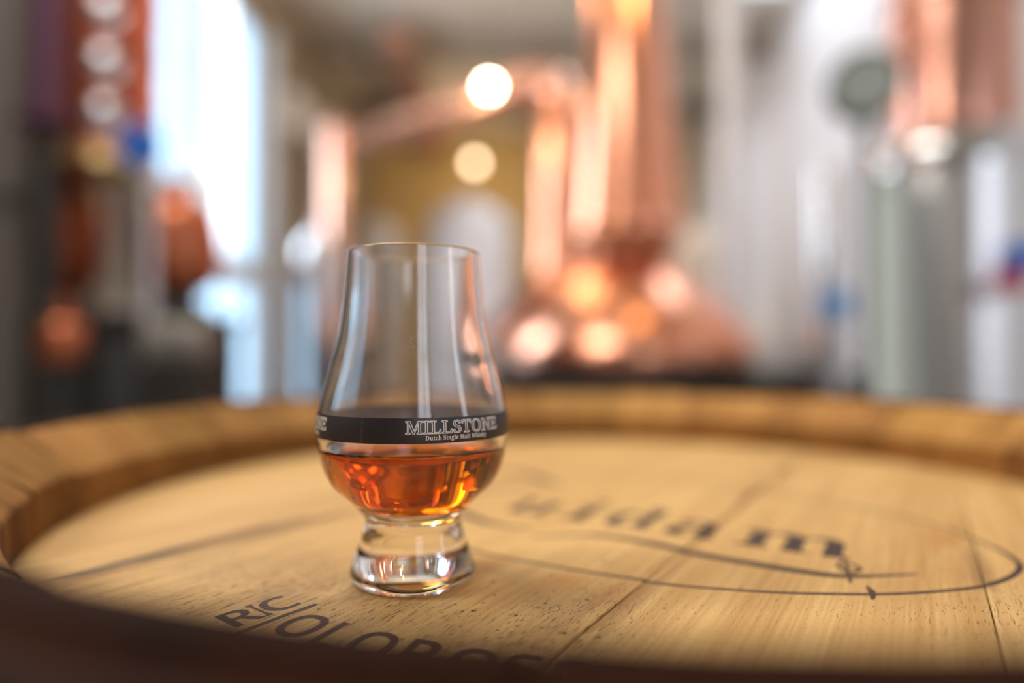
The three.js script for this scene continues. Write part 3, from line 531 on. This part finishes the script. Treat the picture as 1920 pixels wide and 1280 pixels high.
pipe(10, 2.7, 0.065, 0.001, CEIL - 0.001, 'grey upright pipe at the far left beside the purple pipe', paint(0.13, 0.115, 0.10, 0.6), [1.6]);

// ---------- left: column still and copper vessels ----------
{
  const D = 3.0, cx = 186, p = at(cx, 640, D), Y = py => at(cx, py, D).y;
  const t = thing('column_still', 'tall copper column still with round portholes beside the window', 'still', [p.x, 0, -D]);
  part('column', lathe([[0, Y(322)], [0.228, Y(322)], [0.228, CEIL - 0.3], [0.16, CEIL - 0.15], [0.06, CEIL - 0.06], [0, CEIL - 0.05]], 72, 0.5), M.maroon, t);
  part('flange', lathe([[0, Y(342)], [0.15, Y(342)], [0.262, Y(330)], [0.262, Y(318)], [0.229, Y(300)], [0, Y(300)]], 64, 0.5), M.brass, t);
  part('pedestal', lathe([[0, 1.121], [0.085, 1.121], [0.085, 1.14], [0.058, 1.16], [0.058, Y(343)], [0, Y(343)]], 40, 0.5).translate(0.098, 0, 0), paint(0.40, 0.36, 0.30, 0.5), t);
  for (const py of [-35, 58, 153, 243]) {
    const g = new THREE.Group(); g.name = numbered('porthole'); t.add(g);
    const a = 0.62; g.position.set(Math.sin(a) * 0.235, Y(py), Math.cos(a) * 0.235); g.rotation.set(-0.05, a, 0);
    part('rim', new THREE.TorusGeometry(0.058, 0.012, 10, 32), M.steel, g);
    part('cover', lathe([[0, -0.012], [0.055, -0.012], [0.055, 0.004], [0.045, 0.010], [0, 0.018]], 32, 0.4).rotateX(Math.PI / 2), M.pewter, g);
  }
  for (const py of [10, 105, 200, 290]) part('seam_ring', new THREE.TorusGeometry(0.231, 0.008, 8, 64).rotateX(Math.PI / 2).translate(0, Y(py), 0), M.copperDark, t);
}
function copperPot(px, py, D, rPx, hPx, label, mat, base = 0) {
  const p = at(px, py, D), r = rPx * D / F, h = hPx * D / F, t = thing('copper_pot', label, 'pot', [p.x, 0, -D]);
  const y0 = p.y - h / 2, y1 = p.y + h / 2;
  part('vessel', lathe([[0, y0], ...smoothProfile([[r * 0.45, y0 + 0.005], [r * 0.85, y0 + h * 0.12], [r, y0 + h * 0.4], [r * 0.98, y0 + h * 0.65], [r * 0.8, y0 + h * 0.88], [r * 0.4, y1 - 0.005]], 24), [0, y1]], 64, 0.5), mat, t);
  part('neck', lathe([[0, y1 - 0.01], [r * 0.32, y1 - 0.01], [r * 0.28, y1 + 0.05], [r * 0.34, y1 + 0.055], [r * 0.34, y1 + 0.07], [0, y1 + 0.07]], 40), mat, t);
  part('stand', lathe([[0, base], [r * 0.8, base], [r * 0.8, base + 0.03], [r * 0.5, base + 0.04], [r * 0.5, y0 - 0.0005], [0, y0 - 0.0005]], 40), M.dark, t);
  return t;
}
copperPot(122, 448, 3.0, 66, 212, 'dark copper vessel below the column still, left of its grey pedestal', M.copperOld, 1.121);
copperPot(336, 462, 3.0, 76, 190, 'rounded copper vessel in front of the lower window, below the blue valve', M.copperDark, 1.121);
copperPot(118, 640, 2.2, 42, 90, 'small rosy copper vessel low at the left edge of the barrel', M.copperDark);
{ // valve with blue handwheel on an upright pipe
  const D = 2.6, cx = 278, p = at(cx, 640, D), Y = py => at(cx, py, D).y;
  const t = thing('valve', 'blue handwheel valve on a thin pipe in front of the window', 'valve', [p.x, 0, -D]);
  part('pipe', lathe([[0, 0], [0.022, 0], [0.022, Y(370)], [0, Y(370)]], 20), M.steelMatt, t);
  part('valve_body', new THREE.SphereGeometry(0.055, 24, 16).translate(0, Y(345), 0), M.chrome, t);
  part('stem', rod([0, Y(340), 0.0], [0, Y(285), 0.06], 0.012), M.steel, t);
  part('handwheel', mergeGeometries([new THREE.TorusGeometry(0.066, 0.02, 12, 36), new THREE.CylinderGeometry(0.045, 0.045, 0.03, 24).rotateX(Math.PI / 2), ...[0, 1, 2].map(k => new THREE.BoxGeometry(0.13, 0.03, 0.02).rotateZ(k * Math.PI / 3))].map(g => g.index ? g.toNonIndexed() : g)).translate(0, Y(283), 0.07), M.blue, t, 'blue handwheel');
}
{ // dark pump bench
  const t = thing('pump_bench', 'dark steel bench with cupboards under the copper vessels at the left', 'bench', [-1.75, 0, -3.05]);
  part('cabinet', boxAB(-0.5, 0.06, -0.28, 0.42, 1.08, 0.18, 0.01), M.dark, t);
  part('worktop', boxAB(-0.52, 1.081, -0.3, 0.44, 1.12, 0.2, 0.008), M.darkGrey, t);
  for (const s of [-0.44, 0.02]) { const d = part('door', boxAB(s, 0.12, 0.181, s + 0.4, 1.0, 0.198, 0.004), M.darkGrey, t); part('handle', rod([s + 0.36, 0.5, 0.215], [s + 0.36, 0.65, 0.215], 0.008), M.steel, d); }
  for (const [x, z] of [[-0.45, -0.22], [0.37, -0.22], [-0.45, 0.12], [0.37, 0.12]]) part('foot', boxAB(x - 0.03, 0, z - 0.03, x + 0.03, 0.06, z + 0.03), M.darkGrey, t);
}
{ // grey electric motor on a stand
  const D = 2.45, p = at(328, 636, D), t = thing('pump_motor', 'light grey pump motor on a black stand, low before the window', 'motor', [p.x, 0, -D]);
  part('housing', lathe([[0, -0.11], [0.06, -0.11], [0.072, -0.09], [0.072, 0.07], [0.05, 0.1], [0, 0.1]], 36, 0.5).rotateZ(Math.PI / 2).translate(0, p.y, 0), M.motorGrey, t);
  for (let i = 0; i < 12; i++) { const a = i / 12 * Math.PI * 2; part('cooling_fin', boxAB(-0.07, 0.07, -0.003, 0.08, 0.082, 0.003).rotateX(a).translate(0, p.y, 0), M.motorGrey, t); }
  part('terminal_box', boxAB(-0.04, 0.08, -0.03, 0.04, 0.125, 0.03, 0.006).translate(0, p.y, 0), M.darkGrey, t);
  part('stand', boxAB(-0.1, 0, -0.08, 0.1, p.y - 0.07, 0.08, 0.01), M.dark, t);
}
{ // grey cabinet on the left wall past the window
  const t = thing('wall_cabinet', 'pale grey electrical cabinet on the wall just right of the window', 'cabinet', [LEFT_X, 0, -6.95]);
  const y0 = at(0, 262, 6.95).y, y1 = at(0, 185, 6.95).y;
  part('case', boxAB(0.001, y0, -0.28, 0.2, y1, 0.28, 0.01), M.offWhite, t);
  const d = part('door', boxAB(0.201, y0 + 0.02, -0.26, 0.215, y1 - 0.02, 0.26, 0.004), M.offWhite, t); part('handle', boxAB(0.216, y0 + 0.15, 0.2, 0.23, y0 + 0.25, 0.22, 0.003), M.darkGrey, d);
}
// ---------- right: jacketed tank with copper column, gauge, containers ----------
{
  const D = 2.55, cx = 1795, p = at(cx, 640, D), Y = py => at(cx, py, D).y, r = 0.3;
  const t = thing('jacketed_tank', 'large steel tank with a dimpled jacket and a copper column on top at the right', 'tank', [p.x, 0, -D]);
  // dimpled jacket: real relief on a fine grid
  const rows = 150, cols = 240, yA = 0.3, yB = Y(330), pos = [], idx = [];
  for (let j = 0; j <= rows; j++) for (let i = 0; i <= cols; i++) {
    const y = lerp(yA, yB, j / rows), a = i / cols * Math.PI * 2, s = a * r / 0.05, q = y / 0.05;
    const dm = 0.004 * Math.max(0, Math.cos((s + q) * Math.PI) * Math.cos((s - q) * Math.PI)) ** 2 * sstep(0, 0.04, y - yA) * sstep(0, 0.5, yB - y);
    pos.push(Math.sin(a) * (r - dm), y, Math.cos(a) * (r - dm));
  }
  for (let j = 0; j < rows; j++) for (let i = 0; i < cols; i++) { const A = j * (cols + 1) + i, B = A + 1, C = A + cols + 1, E2 = C + 1; idx.push(A, B, C, B, E2, C); }
  const g = new THREE.BufferGeometry(); g.setAttribute('position', new THREE.Float32BufferAttribute(pos, 3)); g.setIndex(idx); g.computeVertexNormals();
  part('jacket', g, M.steelMatt, t);
  const top = [[r + 0.004, yB - 0.03], [r + 0.006, yB], [r, yB + 0.02]]; for (let i = 1; i <= 10; i++) { const a = i / 10 * Math.PI / 2; top.push([lerp(0.2, r, Math.cos(a)), yB + 0.02 + (Y(262) - yB - 0.02) * Math.sin(a)]); } top.push([0, Y(262)]);
  part('lid', lathe([[0, yB - 0.03], ...top], 72, 0.6), M.steel, t);
  part('copper_column', lathe([[0, Y(261)], [0.205, Y(261)], [0.205, 2.9], [0.15, 3.05], [0, 3.1]], 72, 0.5), M.copperRose, t);
  part('column_ring', new THREE.TorusGeometry(0.207, 0.014, 10, 64).rotateX(Math.PI / 2).translate(0, Y(20), 0), M.copperRose, t);
  part('floor_plate', lathe([[0, 0.28], [r * 0.98, 0.28], [r, 0.30], [0, 0.30]], 64), M.steelMatt, t);
  for (let i = 0; i < 3; i++) { const a = 0.5 + i * Math.PI * 2 / 3; part('leg', rod([Math.sin(a) * 0.24, 0, Math.cos(a) * 0.24], [Math.sin(a) * 0.24, 0.285, Math.cos(a) * 0.24], 0.03), M.steel, t); }
  const v = new THREE.Group(); v.name = numbered('tap'); const q = at(1888, 530, 2.16); v.position.set(q.x - p.x, q.y, -2.16 + D); t.add(v);
  part('spout', rod([0, 0, -0.105], [0, 0, 0.0], 0.018), M.steel, v); part('lever', boxAB(-0.05, -0.03, 0, 0.05, 0.04, 0.035, 0.012), M.red, v, 'red tap lever'); part('cap', lathe([[0, 0.05], [0.05, 0.05], [0.05, 0.13], [0, 0.14]], 24).translate(0.09, 0, -0.03), M.blue, v, 'blue cap');
}
{ // round gauge on a bracket pipe
  const D = 2.15, p = at(1622, 160, D), t = thing('dial_gauge', 'round black dial gauge with a pale face on a post beside the right copper column', 'gauge', [p.x, 0, -D]);
  part('post', lathe([[0, 0], [0.06, 0], [0.06, 0.02], [0.018, 0.03], [0.018, p.y - 0.06], [0, p.y - 0.06]], 20), M.darkGrey, t);
  const h = new THREE.Group(); h.name = numbered('dial'); h.position.y = p.y; h.rotation.set(0.05, -0.38, 0); h.scale.setScalar(1.0); t.add(h);
  part('case', lathe([[0, -0.06], [0.1, -0.06], [0.11, -0.05], [0.11, 0.02], [0.1, 0.03], [0.09, 0.022], [0, 0.02]], 48, 0.5).rotateX(Math.PI / 2), M.dark, h);
  part('face', lathe([[0, 0.0205], [0.088, 0.0205], [0.088, 0.0225], [0, 0.0225]], 40).rotateX(Math.PI / 2), paint(0.42, 0.48, 0.45, 0.4), h);
  part('needle', boxAB(-0.004, -0.02, 0.024, 0.004, 0.07, 0.027).rotateZ(0.7), M.dark, h);
  part('lens', lathe([[0, 0.029], [0.09, 0.029], [0.085, 0.033], [0, 0.036]], 40).rotateX(Math.PI / 2), M.pane, h);
}
function container(px, D, rPx, topPy, label, mat, lidMat) {
  const p = at(px, topPy, D), r = rPx * D / F, y0 = 0.836, y1 = p.y, t = thing('plastic_drum', label, 'drum', [p.x, y0, -D]);
  const h = y1 - y0;
  part('drum_body', lathe([[0, 0], [r * 0.92, 0], [r, 0.02], [r, h * 0.35], [r * 1.03, h * 0.37], [r, h * 0.39], [r, h * 0.8], [r * 0.85, h * 0.92], [0, h * 0.92]], 40, 0.5), mat, t);
  part('lid', lathe([[0, h * 0.921], [r * 0.5, h * 0.921], [r * 0.5, h], [0, h]], 32), lidMat, t);
  for (const s of [-1, 1]) part('handle', tube([[s * r * 0.86, h * 0.86, 0], [s * r * 1.05, h * 0.9, 0], [s * r * 1.05, h * 0.75, 0], [s * r * 0.99, h * 0.7, 0]], 0.008, 14, 8), mat, t);
}
container(1446, 3.9, 36, 545, 'white plastic drum standing right of the large pot still on its platform', M.white, M.white);
container(1535, 4.0, 40, 590, 'white plastic drum with a blue lid standing under the blue valve', M.white, M.lightBlue);
{
  const D = 3.38, p = at(1556, 572, D), t = thing('valve', 'light blue valve lever on the short thick steel pipe', 'valve', [p.x, p.y, -3.5 + 0.1205]);
  part('valve_body', new THREE.SphereGeometry(0.045, 20, 14), M.brass, t);
  part('lever', boxAB(-0.075, -0.07, 0.04, 0.075, 0.07, 0.085, 0.03), M.lightBlue, t, 'light blue lever');
}
// ---------- lamps ----------
function pendant(px, py, D, r, glow, power, label, tint = [1, 0.85, 0.6]) {
  const p = at(px, py, D), t = thing('pendant_lamp', label, 'lamp', [p.x, p.y, p.z]);
  part('bulb', new THREE.SphereGeometry(r, 24, 16), new THREE.MeshStandardMaterial({ color: 0xffffff, emissive: rgb(...tint), emissiveIntensity: glow }), t);
  part('cap', lathe([[0, r * 0.9], [r * 0.5, r * 0.85], [r * 0.5, r * 1.5], [0, r * 1.5]], 20), M.darkGrey, t);
  part('cord', rod([0, r * 1.5, 0], [0, CEIL - p.y, 0], 0.006, 8), M.dark, t);
  const l = new THREE.PointLight(0xffd9a0, power); l.shadow.radius = r / 0.02 * 0.9; l.castShadow = true; t.add(l);
}
pendant(917, 162, 5.6, 0.045, 60, 1.2, 'bright glowing pendant lamp in front of the sloping copper arm');
pendant(890, 305, 9.6, 0.07, 11, 2.5, 'dimmer warm pendant lamp hanging below the bright one near the back wall', [1, 0.74, 0.45]);
{   // two more above the still, out of the frame; the copper shoulder mirrors them
  const hang = (x, y, z, label) => {
    const t = thing('pendant_lamp', label, 'lamp', [x, y, z]);
    part('bulb', new THREE.SphereGeometry(0.05, 20, 14), new THREE.MeshStandardMaterial({ color: 0xffffff, emissive: rgb(1, 0.74, 0.42), emissiveIntensity: 25 }), t);
    part('cap', lathe([[0, 0.045], [0.025, 0.042], [0.025, 0.08], [0, 0.08]], 20), M.darkGrey, t);
    part('cord', rod([0, 0.08, 0], [0, CEIL - y, 0], 0.006, 8), M.dark, t);
    const l = new THREE.PointLight(0xffcf94, 1.5); l.shadow.radius = 2.3; l.castShadow = true; t.add(l);
  };
  hang(-0.25, 3.95, -5.2, 'warm pendant lamp high above the sloping copper arm');
  hang(0.95, 3.95, -3.35, 'warm pendant lamp high above the front of the large pot still');
}
renderer.render(scene, camera);
